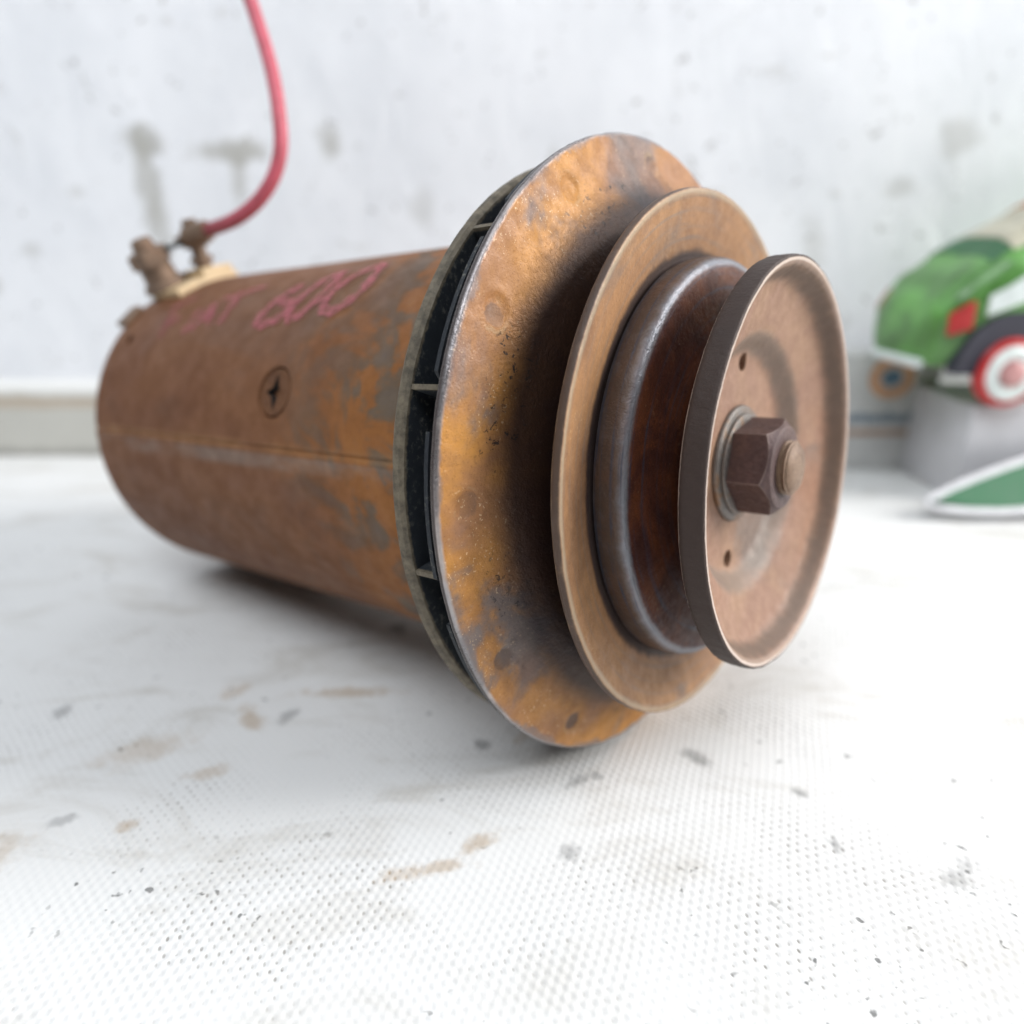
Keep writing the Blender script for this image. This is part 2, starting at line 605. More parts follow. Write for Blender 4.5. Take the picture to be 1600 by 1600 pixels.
# ------------------------------------------------------------------ dynamo
Xv = Vector((0.7809, -0.61655, 0.10035))
Zv = Vector((-0.07876, 0.06218, 0.99495))
Yv = Zv.cross(Xv)
mat3 = Matrix((Xv, Yv, Zv)).transposed()
dynamo = empty("dynamo", (0.03850, 0.17470, 0.0), mat3.to_euler())
tag(dynamo, "rusty cylindrical car dynamo with double belt pulley lying on the white sheet", "dynamo")

STEEL_DARK = (0.055, 0.040, 0.040)
mat_rear = rust("ochre_rust_flange",
                [(.24, (.14, .078, .048)), (.33, (.19, .14, .115)), (.41, (.31, .150, .050)), (.53, (.43, .21, .052)), (.68, (.36, .180, .064)), (.80, (.22, .150, .115))],
                scale=40, rough=(.36, .66), flecks=.7, second=(.53, .64, (.150, .125, .122)), tone=(.25, .130, .078), pits=.5, bump=.0002,
                wear_and_light=[(.0731, .090, .0004, (.46, .45, .46), .32, .85, .8),
                      (.0, .0622, .0045, (.012, .007, .009), .38, .45, .95)], edge=-.0007, crud=(.0585, .0632), spots=(85, .067), jitter=.45, rimband=.0730)  # inner ring: belt-darkened steel, deepened with the groove's shade
mat_mid = rust("tan_rust_flange",
               [(.25, (.18, .105, .068)), (.45, (.29, .165, .090)), (.6, (.335, .19, .095)), (.8, (.24, .155, .115))],
               scale=44, rough=(.40, .66), flecks=.3, streak=((.19, .165, .15), .5), pits=.45, second=(.53, .68, (.185, .142, .120)),
               wear_and_light=[(.0588, .0599, .0005, (.42, .36, .27), .45, .2, .6), (.0600, .09, .0002, (.06, .042, .036), .5, .1, .9), (.0, .0478, .0010, (.022, .024, .034), .5, .3, .85)], edge=.0130)  # innermost ring: dark blue shade of the gap at the drum, painted in
mat_drum = rust("belt_polished_drum",
                [(.25, (.030, .010, .010)), (.45, (.060, .020, .014)), (.62, (.115, .038, .016)), (.85, (.034, .015, .020))],
                scale=70, rough=(.36, .60), metal=.1, pits=.6, bump=.0002, flecks=.12,
                wear_and_light=[(.0454, .09, .0004, (.085, .064, .048), .46, .25, .7), (.0440, .0454, .0006, (.26, .28, .31), .34, .6, .75)], streak=((.035, .050, .080), .8))  # silver-blue ring: highlight on the polished shoulder, put into the colour
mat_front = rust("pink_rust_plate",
                 [(.22, (.205, .122, .090)), (.42, (.25, .156, .118)), (.58, (.275, .178, .125)), (.78, (.23, .147, .122))],
                 scale=46, rough=(.38, .64), pits=.38, flecks=.12, second=(.57, .68, (.17, .135, .12)), tone=(.25, .135, .085), bump=.00016,
                 wear_and_light=[(.0443, .0475, .0002, (.036, .026, .024), .62, .1, .95), (.0252, .0295, .0012, (.17, .148, .128), .42, .25, .6),  # second ring: grey shade of the recess wall, painted in
                       (.0402, .0431, .0012, (.105, .082, .066), .55, .1, .75), (.0429, .0437, .0003, (.34, .26, .215), .45, .3, .5), (.0437, .0443, .0002, (.62, .53, .47), .4, .3, .8)])  # lip wall's shade and the pale rim glints, painted as colour rings
mat_nut = rust("purple_brown_nut", [(.25, (.055, .038, .042)), (.5, (.085, .058, .060)), (.75, (.12, .078, .070))], scale=120, rough=(.40, .62), metal=.25, pits=.5, flecks=.25, fleck_col=(.30, .24, .23), bump=.0002, edgewear=(.30, .235, .215))
mat_stud = rust("beige_stud", [(.25, (.14, .095, .068)), (.5, (.20, .142, .105)), (.75, (.12, .08, .06))], scale=150, rough=(.42, .6), metal=.1, pits=.1, flecks=0)
mat_washer = rust("grey_washer", [(.25, (.13, .125, .125)), (.5, (.17, .165, .165)), (.62, (.20, .13, .085)), (.75, (.16, .11, .08))], scale=150, rough=(.38, .58), metal=.35, pits=.15)


def fan_material():
    N = NT("dusty_black_fan")
    r = axis_radius(N)
    c = N.mix(N.noise(300, 4, .6), (.010, .013, .018), (.022, .026, .032))
    d = N.math('MULTIPLY', N.step(N.noise(900, 5, .72), .52, .68), N.step(N.noise(70, 4, .6), .38, .62))
    c = N.mix(N.math('MULTIPLY', d, .75), c, (.17, .165, .14))
    rr = N.math('ADD', r, N.math('MULTIPLY', N.math('SUBTRACT', N.noise(600, 4), .5), .0012))
    dust = N.mix(N.step(N.noise(420, 5, .7), .30, .70), (.075, .062, .044), (.20, .165, .115))
    dm = N.math('MULTIPLY', N.step(rr, .0681, .0687, 0, .95), N.step(N.sep()[0], -.0046, -.0040, 1, 0))
    c = N.mix(dm, c, dust)
    return N.done(c, .62, 0, N.bump(N.noise(1500, 4, .65), .00015, .8), .4)


mat_fan = fan_material()


def housing_material():
    N = NT("brown_rust_housing")
    v = N.tc
    x, y, z = N.sep()
    big = N.noise(22, 7, .6, N.vmath('MULTIPLY', v, (.8, 1, 1)), .5)
    c = N.ramp(big, [(.25, (.105, .056, .034)), (.42, (.140, .058, .026)), (.56, (.165, .072, .031)), (.72, (.130, .066, .040)), (.85, (.105, .080, .060))])
    # nearer the fan the paint has gone in orange and grey-green patches
    near = N.step(N.math('ADD', x, N.math('MULTIPLY', N.math('SUBTRACT', N.noise(40, 4), .5), .05)), -.085, -.030)
    pc = N.ramp(N.noise(48, 6, .62, N.vmath('ADD', v, (2, 3, 4)), .7), [(.34, (.080, .084, .080)), (.46, (.105, .085, .060)), (.515, (.235, .092, .022)), (.60, (.27, .108, .024)), (.72, (.17, .085, .04))])
    c = N.mix(N.math('MULTIPLY', near, .80), c, pc)
    a = N.math('ARCTAN2', y, N.math('SUBTRACT', z, AX_Z))
    # bare worn strip just under the seam
    st = N.math('MULTIPLY', N.step(a, -1.545, -1.50), N.step(a, -1.465, -1.44, 1, 0))
    st = N.math('MULTIPLY', st, N.step(N.noise(60, 4, .6, N.vmath('MULTIPLY', v, (.4, 1, 1))), .36, .6))
    c = N.mix(N.math('MULTIPLY', st, .45), c, (.22, .20, .185))
    li = N.math('MULTIPLY', N.step(a, -1.447, -1.432), N.step(a, -1.408, -1.38, 1, 0))
    c = N.mix(N.math('MULTIPLY', li, N.step(N.noise(50, 4), .3, .6, .05, .45)), c, (.28, .15, .06))
    mid = N.noise(170, 5, .68)
    c = N.mix(N.step(mid, .28, .72, 0, .4), N.mix(1.0, c, (1.25, 1.2, 1.15), 'MULTIPLY'), N.mix(1.0, c, (.6, .55, .52), 'MULTIPLY'))
    nm = N.bump(N.math('ADD', mid, N.noise(1200, 4, .6)), .00016, .8)
    return N.done(c, N.step(mid, .3, .7, .5, .75), 0, nm, .30)


mat_housing = housing_material()

# --- housing: rolled steel shell, its lengthwise seam a shallow groove
SEAM = -81.5


def seam_disp(t, r, a):
    d = (a - SEAM)
    if r > 54.5 and abs(d) < 3:
        r -= .55 * math.exp(-(d / .45) ** 2)
        r += .22 * math.exp(-((d + 1.5) / .8) ** 2)
    if r > 53:
        r += .12 * mnoise.noise(Vector((t * .03, math.sin(R(a)) * 3, math.cos(R(a)) * 3)))
    return t, r


hp = [(55.5, 20), (55.5, 52.5), (55.8, 54.3), (57, 55)] + [(57 + 160 * k / 40, 55) for k in range(1, 40)] + [(217, 55), (219.5, 54.6), (221, 53.2), (221.6, 50), (221.6, 20)]
housing = lathe("housing", hp, mat_housing, dynamo, n=720, disp=seam_disp)

# pole screw, countersunk in the shell
ST, SA = 115.3, -66.3
s_in, s_out = L(ST, 50, SA), L(ST, 60, SA)
s_ax = (s_out - s_in).normalized()
bm = bmesh.new()
revolve(bm, L(ST, 0, SA), s_ax, [(.0528, .0064), (.0546, .0070), (.0570, .0080)], 48)
c1 = bm_obj("cutter", bm, mat_housing, dynamo, 0)
bm = bmesh.new()
revolve(bm, L(208.1, 0, -48.4), (L(208.1, 60, -48.4) - L(208.1, 50, -48.4)).normalized(), [(.050, .0019), (.058, .0019)], 24)
c2 = bm_obj("cutter", bm, mat_housing, dynamo, 0)
cut(housing, [c1, c2])
for p in housing.data.polygons:
    p.use_smooth = True
housing.data.set_sharp_from_angle(angle=R(30))
bm = bmesh.new()
revolve(bm, L(ST, 0, SA), s_ax, [(.0515, .0060), (.0540, .0064), (.0546, .0060)], 48)
screw = bm_obj("pole_screw", bm, rust("screw_rust", [(.3, (.09, .042, .022)), (.6, (.13, .060, .028)), (.8, (.09, .050, .032))], scale=120), housing, 30)
sx_ = Vector((1, 0, 0))
sy_ = s_ax.cross(sx_).normalized()
bm = bmesh.new()
o0 = L(ST, 0, SA)
rows = []
for hgt, k in ((.0519, .7), (.0562, 1.12)):
    row = []
    for q in range(8):
        rad = (.0042 if q % 4 == 0 else .0052) if q % 2 == 0 else .0020
        row.append(bm.verts.new(o0 + s_ax * hgt + (sx_ * math.cos(q * math.pi / 4) + sy_ * math.sin(q * math.pi / 4)) * rad * k))
    rows.append(row)
for q in range(8):
    bm.faces.new((rows[0][q], rows[0][(q + 1) % 8], rows[1][(q + 1) % 8], rows[1][q]))
bm.faces.new(rows[0])
bm.faces.new(rows[1])
cts = [bm_obj("cutter", bm, mat_nut, dynamo, 0)]
cut(screw, cts)
screw.parent = housing
screw.data.materials.append(plain("slot_black", (.012, .010, .009), .8))  # slot faces set near black
for p in screw.data.polygons:
    cc_ = p.center - L(ST, 0, SA)
    if cc_.dot(s_ax) < .0544 and (cc_ - s_ax * cc_.dot(s_ax)).length < .0050:
        p.material_index = 1

# chalk writing, brushed onto the shell
def chalk_material():
    N = NT("pink_chalk")
    n = N.noise(700, 5, .7)
    x, _, _ = N.sep()
    fade = N.step(x, -.165, -.085, .42, .78)            # rubbed away towards the rear
    al = N.math('MULTIPLY', N.step(n, .30, .66), fade)
    m = N.done((.56, .18, .21), .9, 0, None, .1)
    N.put(N.b.inputs['Alpha'], al)
    return m


STROKES = [
    [(187.0, -48.5), (188.1, -42.7), (192.7, -33.2)], [(192.6, -33.8), (189.1, -31.8), (185.0, -29.4)], [(187.9, -42.3), (182.6, -40.4)],
    [(173.7, -47.6), (172.6, -42.6), (173.8, -36.8)],
    [(170.0, -46.5), (167.5, -41.5), (167.6, -34.2)], [(167.6, -34.2), (164.4, -39.9), (160.4, -44.5)], [(168.5, -42.4), (163.2, -40.4)],
    [(164.8, -32.6), (158.1, -30.8), (153.1, -29.2), (148.1, -26.9)], [(157.7, -32.1), (155.5, -37.2), (155.2, -44.4)],
    [(127.2, -29.3), (131.8, -33.4), (134.3, -39.2), (135.8, -43.2), (134.9, -45.2), (131.6, -45.8), (126.8, -44.5), (123.9, -41.5), (124.9, -37.7), (128.0, -36.4), (130.2, -38.2)],
    [(114.8, -23.3), (119.3, -26.9), (121.7, -33.0), (123.0, -38.7), (122.4, -42.8), (119.4, -44.8), (116.6, -43.1), (113.8, -37.8), (113.2, -31.0), (114.8, -23.3)],
    [(101.0, -21.2), (104.8, -23.8), (108.5, -29.0), (110.0, -35.5), (109.7, -40.1), (106.4, -42.6), (102.3, -42.5), (98.7, -38.6), (96.8, -32.9), (101.0, -21.2)]]
cv, cf = [], []
for k, s in enumerate(STROKES):
    pts = chaikin(s, 3, closed=False)
    b0 = len(cv)
    for i, (t, a) in enumerate(pts):
        t2, a2 = pts[min(i + 1, len(pts) - 1)]
        t1, a1 = pts[max(i - 1, 0)]
        du, dw = (t2 - t1), (a2 - a1) * 55 * math.pi / 180
        ln = math.hypot(du, dw) or 1
        wd = 1.6 + .4 * math.sin(i * .7 + k)
        nu, nw = -dw / ln * wd, du / ln * wd
        rr = 55.22 + .02 * k
        cv.append(L(t + nu, rr, a + nw / (55 * math.pi / 180)))
        cv.append(L(t - nu, rr, a - nw / (55 * math.pi / 180)))
    for i in range(len(pts) - 1):
        q = b0 + 2 * i
        cf.append((q, q + 1, q + 3, q + 2))
chalk = mesh_obj("chalk_writing", cv, cf, chalk_material(), housing, 60, recalc=False)
chalk["label"] = "pink chalk handwriting FIAT 600"

# --- terminals on the shell's rear top
mat_cream = plain("cream_insulator", (.62, .46, .27), .55, var=.15, scale=140)
mat_term = rust("dull_brown_terminal", [(.3, (.13, .095, .075)), (.55, (.20, .145, .11)), (.8, (.15, .085, .06))], scale=160, rough=(.45, .65), metal=.35)


def pad(name, t0, t1, a0, a1, r0, r1, mat, parent, n=16):
    vs, fs = [], []
    prof = [(t0, r0), (t0, r1 - .5), (t0 + .5, r1), (t1 - .5, r1), (t1, r1 - .5), (t1, r0)]
    m = len(prof)
    for i in range(n + 1):
        a = a0 + (a1 - a0) * i / n
        for (t, r) in prof:
            vs.append(L(t, r, a))
    for i in range(n):
        for k in range(m):
            fs.append((i * m + k, i * m + (k + 1) % m, (i + 1) * m + (k + 1) % m, (i + 1) * m + k))
    fs.append(tuple(range(m)))
    fs.append(tuple(n * m + k for k in range(m)))
    return mesh_obj(name, vs, fs, mat, parent, 30)


plate = pad("terminal_plate", 199, 218.5, -27, -2, 54.6, 57.2, mat_cream, dynamo)
pad("insulating_block", 200, 214, -14.5, -3.0, 57.1, 59.6, mat_cream, plate)


def hexnut(bm, p, ax, h0, h1, rc, rot=0.0, ch=.0007, n=6):
    p = Vector(p)
    q = Vector(ax).to_track_quat('Z', 'Y')
    rows = []
    ri = rc * .866
    for (h, rad, mode) in ((h0, rc, 0), (h1 - ch, rc, 0), (h1, ri * 1.0, 1)):
        row = []
        for i in range(36):
            a = 2 * math.pi * i / 36
            am = (a % (math.pi / 3)) - math.pi / 6
            rh_ = ri / math.cos(am)
            r = rh_ if mode == 0 else min(rh_, ri)
            hh = h
            if mode == 0 and h == h1 - ch:
                hh = h1 - ch * (.15 + .85 * (rh_ - ri) / (rc - ri)) * 1.0
            row.append(bm.verts.new(p + q @ Vector((r * math.cos(a + rot), r * math.sin(a + rot), hh))))
        rows.append(row)
    for a, b in zip(rows, rows[1:]):
        for i in range(36):
            bm.faces.new((a[i], a[(i + 1) % 36], b[(i + 1) % 36], b[i]))
    bm.faces.new(rows[0])
    bm.faces.new(rows[-1])


t1p, t2p = L(214, 0, -22), L(206, 0, -10)
ax1 = (L(214, 10, -22) - t1p).normalized()
ax2 = (L(206, 10, -10) - t2p).normalized()
bm = bmesh.new()
revolve(bm, t1p, ax1, [(.0570, .0075), (.0590, .0072), (.0600, .0058), (.0650, .0055), (.0660, .0050), (.0740, .0034), (.0746, .0026)], 28)
bm_obj("terminal_post", bm, mat_term, plate)
bm = bmesh.new()
hexnut(bm, t1p, ax1, .0655, .0705, .0072, .3)
bm_obj("terminal_nut", bm, mat_term, plate)
bm = bmesh.new()
revolve(bm, t2p, ax2, [(.0590, .0030), (.0610, .0030), (.0612, .0040), (.0632, .0040), (.0634, .0026), (.0755, .0026), (.0760, .0018)], 24)
bm_obj("terminal_post", bm, mat_term, plate)
bm = bmesh.new()
hexnut(bm, t2p, ax2, .0665, .0705, .0046, .2)
bm_obj("terminal_nut", bm, mat_term, plate)
# dark link strip between the posts
bm = bmesh.new()
pA, pB = t1p + ax1 * .0690, t2p + ax2 * .0690
box(bm, (pA + pB) / 2, ((pA - pB).length * .9, .0052, .0014), (pB - pA).to_track_quat('X', 'Z').to_matrix(), .0004)
bm_obj("link_strip", bm, plain("dark_steel_link", (.055, .06, .058), .45, .4), plate)
# little earth tab at the rear rim
bm = bmesh.new()
box(bm, L(219, 55.6, -38), (.006, .009, .0022), Matrix.Rotation(R(38), 3, 'X'), .0005)
bm_obj("rim_tab", bm, mat_term, housing)

WIRE = [(-164.8, -13.7, 142.8), (-158.9, -11.0, 143.9), (-150.3, -7.4, 145.5), (-141.3, -3.6, 149.7), (-134.9, 0.5, 156.9), (-132.2, 3.3, 165.4), (-132.8, 5.0, 174.3), (-137.1, 8.4, 188.7), (-145.8, 12.1, 206.3), (-156.2, 14.7, 228.1)]
def wire_material():
    N = NT("pink_red_wire")
    x, _, z = N.sep()
    g = N.noise(260, 5, .65)
    c = N.mix(N.step(g, .35, .7), (.56, .11, .15), (.44, .09, .115))
    grime = N.math('MAXIMUM', N.step(x, -.165, -.140, .75, 0.0), N.step(N.noise(120, 4, .6), .58, .72, 0, .4))
    c = N.mix(grime, c, (.17, .055, .055))
    return N.done(c, .45, 0, N.bump(g, .0003, .5), .4)


mat_wire = wire_material()
wire = tube("lead_wire", [Vector(p) / 1000 for p in WIRE], .0023, mat_wire, dynamo)
bm = bmesh.new()
w0, w1 = Vector(WIRE[0]) / 1000, Vector(WIRE[1]) / 1000
dv = (w1 - w0).normalized()
cyl_between(bm, w0 - dv * .004, w0 + dv * .005, .0033, .0036, 20)
box(bm, w0 - dv * .004, (.006, .006, .0014), dv.to_track_quat('X', 'Z').to_matrix(), .0003)
bm_obj("crimp_lug", bm, mat_term, wire)

# --- fan
fan = lathe("fan", [(50.0, 20), (50.0, 60), (50.0, 67.6), (50.2, 68.9), (50.9, 69.6), (52.2, 69.8), (52.9, 69.3), (53.1, 67), (53.1, 20)], mat_fan, dynamo, n=300, rough_edge=.10)
lathe("fan_hub", [(39.6, 20), (39.6, 47), (49.5, 49), (49.5, 20)], mat_fan, fan, n=96)


def blade_mesh(a):
    span = 23.5
    path = [(49.7, a), (46, a), (42.6, a)]
    for k in range(1, 6):
        q = math.pi / 2 * k / 5
        path.append((42.6 - 2.0 * math.sin(q), a + 1.7 * (1 - math.cos(q))))
    for k in range(1, 9):
        path.append((40.6, a + 1.7 + (span - 1.7) * k / 8))
    vs, fs = [], []
    for i, (t, aa) in enumerate(path):
        t2, a2 = path[min(i + 1, len(path) - 1)]
        t1, a1 = path[max(i - 1, 0)]
        du, dw = t2 - t1, (a2 - a1) * 66 * math.pi / 180
        ln = math.hypot(du, dw)
        nu, nw = -dw / ln * .48, du / ln * .48
        ro = 69.2 if i < 4 else min(72.6, 69.2 + .9 * (i - 3))
        for r in (50, ro):
            for s in (1, -1):
                vs.append(L(t + s * nu, r, aa + s * nw / (66 * math.pi / 180)))
    for i in range(len(path) - 1):
        p, q = 4 * i, 4 * i + 4
        for k, l in ((0, 1), (1, 3), (3, 2), (2, 0)):
            fs.append((p + k, p + l, q + l, q + k))
    fs.append((0, 1, 3, 2))
    e = 4 * (len(path) - 1)
    fs.append((e, e + 1, e + 3, e + 2))
    return vs, fs


for k in range(12):
    vs, fs = blade_mesh(-97.8 + 30.4 + 30 * k - (.4 if k > 1 else 0))
    mesh_obj("fan_blade", vs, fs, mat_fan, fan, 35)

# --- pulley
DIMPLES = [(-85 + 30 * k + (1.2 if k == 1 else 0), 67.0) for k in range(12)]


def dimple(t, r, a):
    if 58 < r < 73 and t < 38:
        for (da, dr) in DIMPLES:
            d = ((a - da + 180) % 360) - 180
            if abs(d) < 5:
                q = math.hypot(d * math.pi / 180 * r, r - dr)
                t += .55 * (1 / (1 + math.exp((q - 2.5) * 4.5))) - .10 * math.exp(-((q - 3.3) / .5) ** 2)
    w = mnoise.noise(Vector((math.sin(R(a)) * 2.2, math.cos(R(a)) * 2.2, r * .05)))
    n_ = nick_rear(r, a)
    return t + .26 * w * (r / 73) + .6 * n_, r - n_


bp = [(37.35, 73.55), (37.0, 73.2), (36.75, 72.4), (36.1, 69.5), (35.3, 66), (34.3, 63), (33.2, 60.6), (31.8, 58.2), (30.4, 55.8), (29.2, 53.2), (28.4, 50.4), (28.0, 47), (28, 42), (28, 20), (39.2, 20), (39.2, 70), (39.2, 72.6), (38.9, 73.4), (38.2, 73.6)]
lathe("rear_pulley_flange", densify(chaikin(bp, 1), .55), mat_rear, dynamo, n=600, disp=dimple, rough_edge=.05)["label"] = "large ochre rust flange with weld dimples"

mp = [(20.35, 60.2), (20.1, 59.9), (20.15, 59.2), (20.5, 58), (21.3, 54), (22.2, 50), (22.8, 47.6), (23.3, 45.5), (23.6, 42), (23.6, 20), (29.4, 20), (29.4, 44), (28.6, 47), (26.6, 51), (24.4, 55.4), (22.6, 59), (22.1, 60.0), (21.4, 60.3)]


def wob(t, r, a):
    n_ = nick_mid(r, a) if r > 46 else (nick_front(r, a) if t < 8 else 0.0)
    return t + .22 * mnoise.noise(Vector((math.sin(R(a)) * 2 + 7, math.cos(R(a)) * 2, r * .04))) + .5 * n_, r - n_


lathe("middle_pulley_flange", densify(chaikin(mp, 1), 1.0), mat_mid, dynamo, n=600, disp=wob, rough_edge=.05, seed=3)

dp = [(24.4, 43.6), (23.2, 43.6), (22.9, 43.8), (22.75, 45.0), (22.4, 45.8), (20.2, 46.0), (18.4, 46.0), (17.0, 45.7), (16.2, 45.0), (15.7, 43.6), (15.4, 38.5), (15.0, 32.5), (14.8, 28.5), (14.7, 26), (14.7, 20), (24.4, 20)]
lathe("groove_drum", densify(chaikin(dp, 1), 1.0), mat_drum, dynamo, n=360, rough_edge=.04, seed=5)

fp = [(12.5, 4), (12.5, 14), (12.5, 20), (12.5, 23.4), (12.2, 24.8), (11.2, 26.2), (9.6, 27.8), (8.4, 29.2), (7.8, 30.6), (6.9, 34), (5.9, 37.4), (5.3, 39.2), (4.4, 40.4), (2.6, 41.6), (.9, 42.7), (.2, 43.4), (.0, 44.2), (.1, 44.8), (.5, 45.0), (2.6, 45.0), (4.4, 45), (4.9, 44.7), (5.6, 43.8), (7.4, 40), (9.6, 34.5), (11.8, 29.6), (13.2, 27.0), (14.3, 25.4), (14.4, 23), (14.4, 14), (14.4, 4)]
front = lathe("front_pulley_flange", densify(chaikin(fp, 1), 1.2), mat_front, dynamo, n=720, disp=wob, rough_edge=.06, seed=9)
cts = []
for (r, a) in ((23.6, 8), (23.0, 192)):
    bm = bmesh.new()
    cyl_between(bm, L(4, r - .6, a), L(17, r - .6, a), .0021, n=28)
    cts.append(bm_obj("cutter", bm, mat_nut, dynamo, 0))
cut(front, cts)
for p in front.data.polygons:
    p.use_smooth = True
front.data.set_sharp_from_angle(angle=R(32))

lathe("washer", chaikin([(12.55, 6.2), (12.55, 13.2), (12.2, 13.5), (11.5, 13.3), (11.3, 12.8), (11.3, 6.2)], 1), mat_washer, dynamo, n=120)
lathe("spring_washer", chaikin([(11.35, 6.2), (11.35, 11.3), (11.1, 11.6), (10.6, 11.5), (10.4, 11.2), (10.4, 6.2)], 1), mat_washer, dynamo, n=120)
nv_, nf_ = [], []
NS = 72
for (tt, mode) in ((10.5, 0), (3.0, 1), (1.3, 2), (1.1, 3), (1.1, 4)):
    for i in range(NS):
        a = 360 * i / NS
        am = R((a % 60) - 30)
        rh_ = 9.53 / math.cos(am)
        if mode == 0:
            q = (tt, rh_)
        elif mode == 1:                                  # chamfer bites the corners, curving the front edge of each flat
            q = (1.9 + 1.15 * ((rh_ - 9.53) / 1.47), rh_)
        elif mode == 2:
            q = (1.3, 9.1)
        elif mode == 3:
            q = (1.1, 8.5)
        else:
            q = (1.2, 5.0)
        nv_.append(L(q[0], q[1], a - 38))
for k in range(4):
    for i in range(NS):
        j = (i + 1) % NS
        nf_.append((k * NS + i, k * NS + j, (k + 1) * NS + j, (k + 1) * NS + i))
mesh_obj("shaft_nut", nv_, nf_, mat_nut, dynamo, 22)
thread = [(12, .02), (12, 5.6)]
t = 1.0
while t > -.2:
    thread += [(t, 5.95), (t - .35, 6.1), (t - .6, 5.45), (t - .8, 5.45)]
    t -= 1.15
thread += [(-.9, 5.6), (-1.5, 4.9), (-1.9, 3.0), (-2.0, .02)]
lathe("threaded_shaft_end", thread, mat_stud, dynamo, n=96)

# ------------------------------------------------------------------ things by the wall on the right
def prism(bm, pts, n0, thick):
    """polygon pts (Vectors) extruded along n0"""
    a = [bm.verts.new(p) for p in pts]
    b = [bm.verts.new(p + n0 * thick) for p in pts]
    bm.faces.new(a)
    bm.faces.new(b)
    for i in range(len(a)):
        j = (i + 1) % len(a)
        bm.faces.new((a[i], a[j], b[j], b[i]))


# pale printed carton lying along the wall
carton = empty("printed_carton", (0.165, 0.418, 0))
tag(carton, "pale printed carton with orange ring and blue lettering against the wall", "carton")
bm = bmesh.new()
box(bm, (0, 0, .0325), (.14, .026, .065), None, .0012)
bm_obj("carton_body", bm, plain("pale_card", (.50, .50, .49), .7, var=.08, scale=60), carton)
mat_blue = plain("faded_blue_print", (.10, .17, .24), .7)
mat_orange = plain("faded_orange_print", (.55, .30, .17), .7)
fy = -.0134
bm = bmesh.new()
N_ = 40
ri, ro = .0068, .0125
cx, cz = .043, .0525
rv = [[bm.verts.new((cx + r * math.cos(2 * math.pi * i / N_), fy, cz + .92 * r * math.sin(2 * math.pi * i / N_))) for i in range(N_)] for r in (ri, ro)]
for i in range(N_):
    bm.faces.new((rv[0][i], rv[0][(i + 1) % N_], rv[1][(i + 1) % N_], rv[1][i]))
bm_obj("orange_ring_print", bm, mat_orange, carton, 0)
bm = bmesh.new()
bm.faces.new([bm.verts.new((cx + .0055 * math.cos(2 * math.pi * i / 24), fy, cz + .0045 * math.sin(2 * math.pi * i / 24))) for i in range(24)])
bm_obj("blue_dot_print", bm, mat_blue, carton, 0)
bm = bmesh.new()
x = .016
k = 0
for hgt in (7, 4.6, 4.6, 7, 4.6, 4.6, 4.6, 7.4, 4.6, 4.6, 7, 4.6, 5.0):
    x0, z0, wdt = x, .0275, .0030
    for (ax_, az, bw, bh) in ((0, 0, .0010, hgt / 1000), (wdt - .0010, 0, .0010, .0046), (0, 0, wdt, .0010), (0, .0036, wdt, .0010)):
        vs = [bm.verts.new((x0 + ax_ + i * bw, fy - .00002 * (k % 4), z0 + az + j * bh)) for (i, j) in ((0, 0), (1, 0), (1, 1), (0, 1))]
        bm.faces.new(vs)
        k += 1
    x += .0040
bm_obj("blue_lettering_print", bm, mat_blue, carton, 0)
bm = bmesh.new()
bm.faces.new([bm.verts.new((xx, fy, zz)) for (xx, zz) in ((-.069, .0200), (.069, .0200), (.069, .0235), (-.069, .0235))])
bm_obj("brown_line_print", bm, plain("faded_brown_print", (.36, .25, .19), .7), carton, 0)

# pale block under the toy
bm = bmesh.new()
box(bm, (0, 0, .02465), (.15, .058, .0493), None, .0016)
block = bm_obj("pale_box", bm, plain("white_grey_box", (.60, .60, .62), .6, var=.06, scale=40))
block.location = (.297, .379, 0)
tag(block, "plain pale grey box under the green toy car", "box")

# toy car
car = empty("toy_car", (.234, .379, .047), (0, 0, R(180 + 6)))
car.scale = (1.08, 1.08, 1.08)
tag(car, "green toy car with white side stripe and red wheel on the pale box", "toy car")
mat_green = plain("green_plastic", (.12, .31, .075), .34, var=.42, scale=55, spec=.6)
mat_dgreen = plain("dark_green_plastic", (.04, .15, .06), .4)
mat_white = plain("white_plastic", (.72, .78, .76), .4, var=.06)
mat_red = plain("red_plastic", (.50, .03, .03), .35)
mat_black = plain("dark_wheel_arch", (.03, .03, .045), .6)
ST_ = [(.040, .024, .040, .016), (.038, .019, .046, .022), (.030, .017, .056, .027), (.016, .016, .066, .029), (.004, .016, .074, .0295), (-.008, .016, .082, .029), (-.022, .016, .088, .029), (-.045, .016, .092, .029), (-.075, .016, .090, .029), (-.095, .018, .070, .028), (-.105, .022, .055, .024)]


def car_pt(u, v, off=0.0):
    """u station index (float), v turn 0..1 round the section"""
    i = min(int(u), len(ST_) - 2)
    f = u - i
    x, zb, zt, hw = [ST_[i][k] * (1 - f) + ST_[i + 1][k] * f for k in range(4)]
    a = 2 * math.pi * v
    e = .55
    cc, ss = math.cos(a), math.sin(a)
    y = math.copysign(abs(cc) ** e, cc) * hw
    zz = math.copysign(abs(ss) ** e, ss)
    top = max(0, zz)
    y *= 1 - .28 * top ** 2 * min(1, max(0, (zt - .06) / .03))
    z = (zb + zt) / 2 + zz * (zt - zb) / 2
    d = Vector((0, y, z - (zb + zt) / 2))
    d = d.normalized() * off if d.length > 0 else d
    lump = .0016 * mnoise.noise(Vector((x * 70, y * 70 + 3, z * 70)))
    return Vector((x, y, z)) + d + Vector((lump, lump * .6, lump))


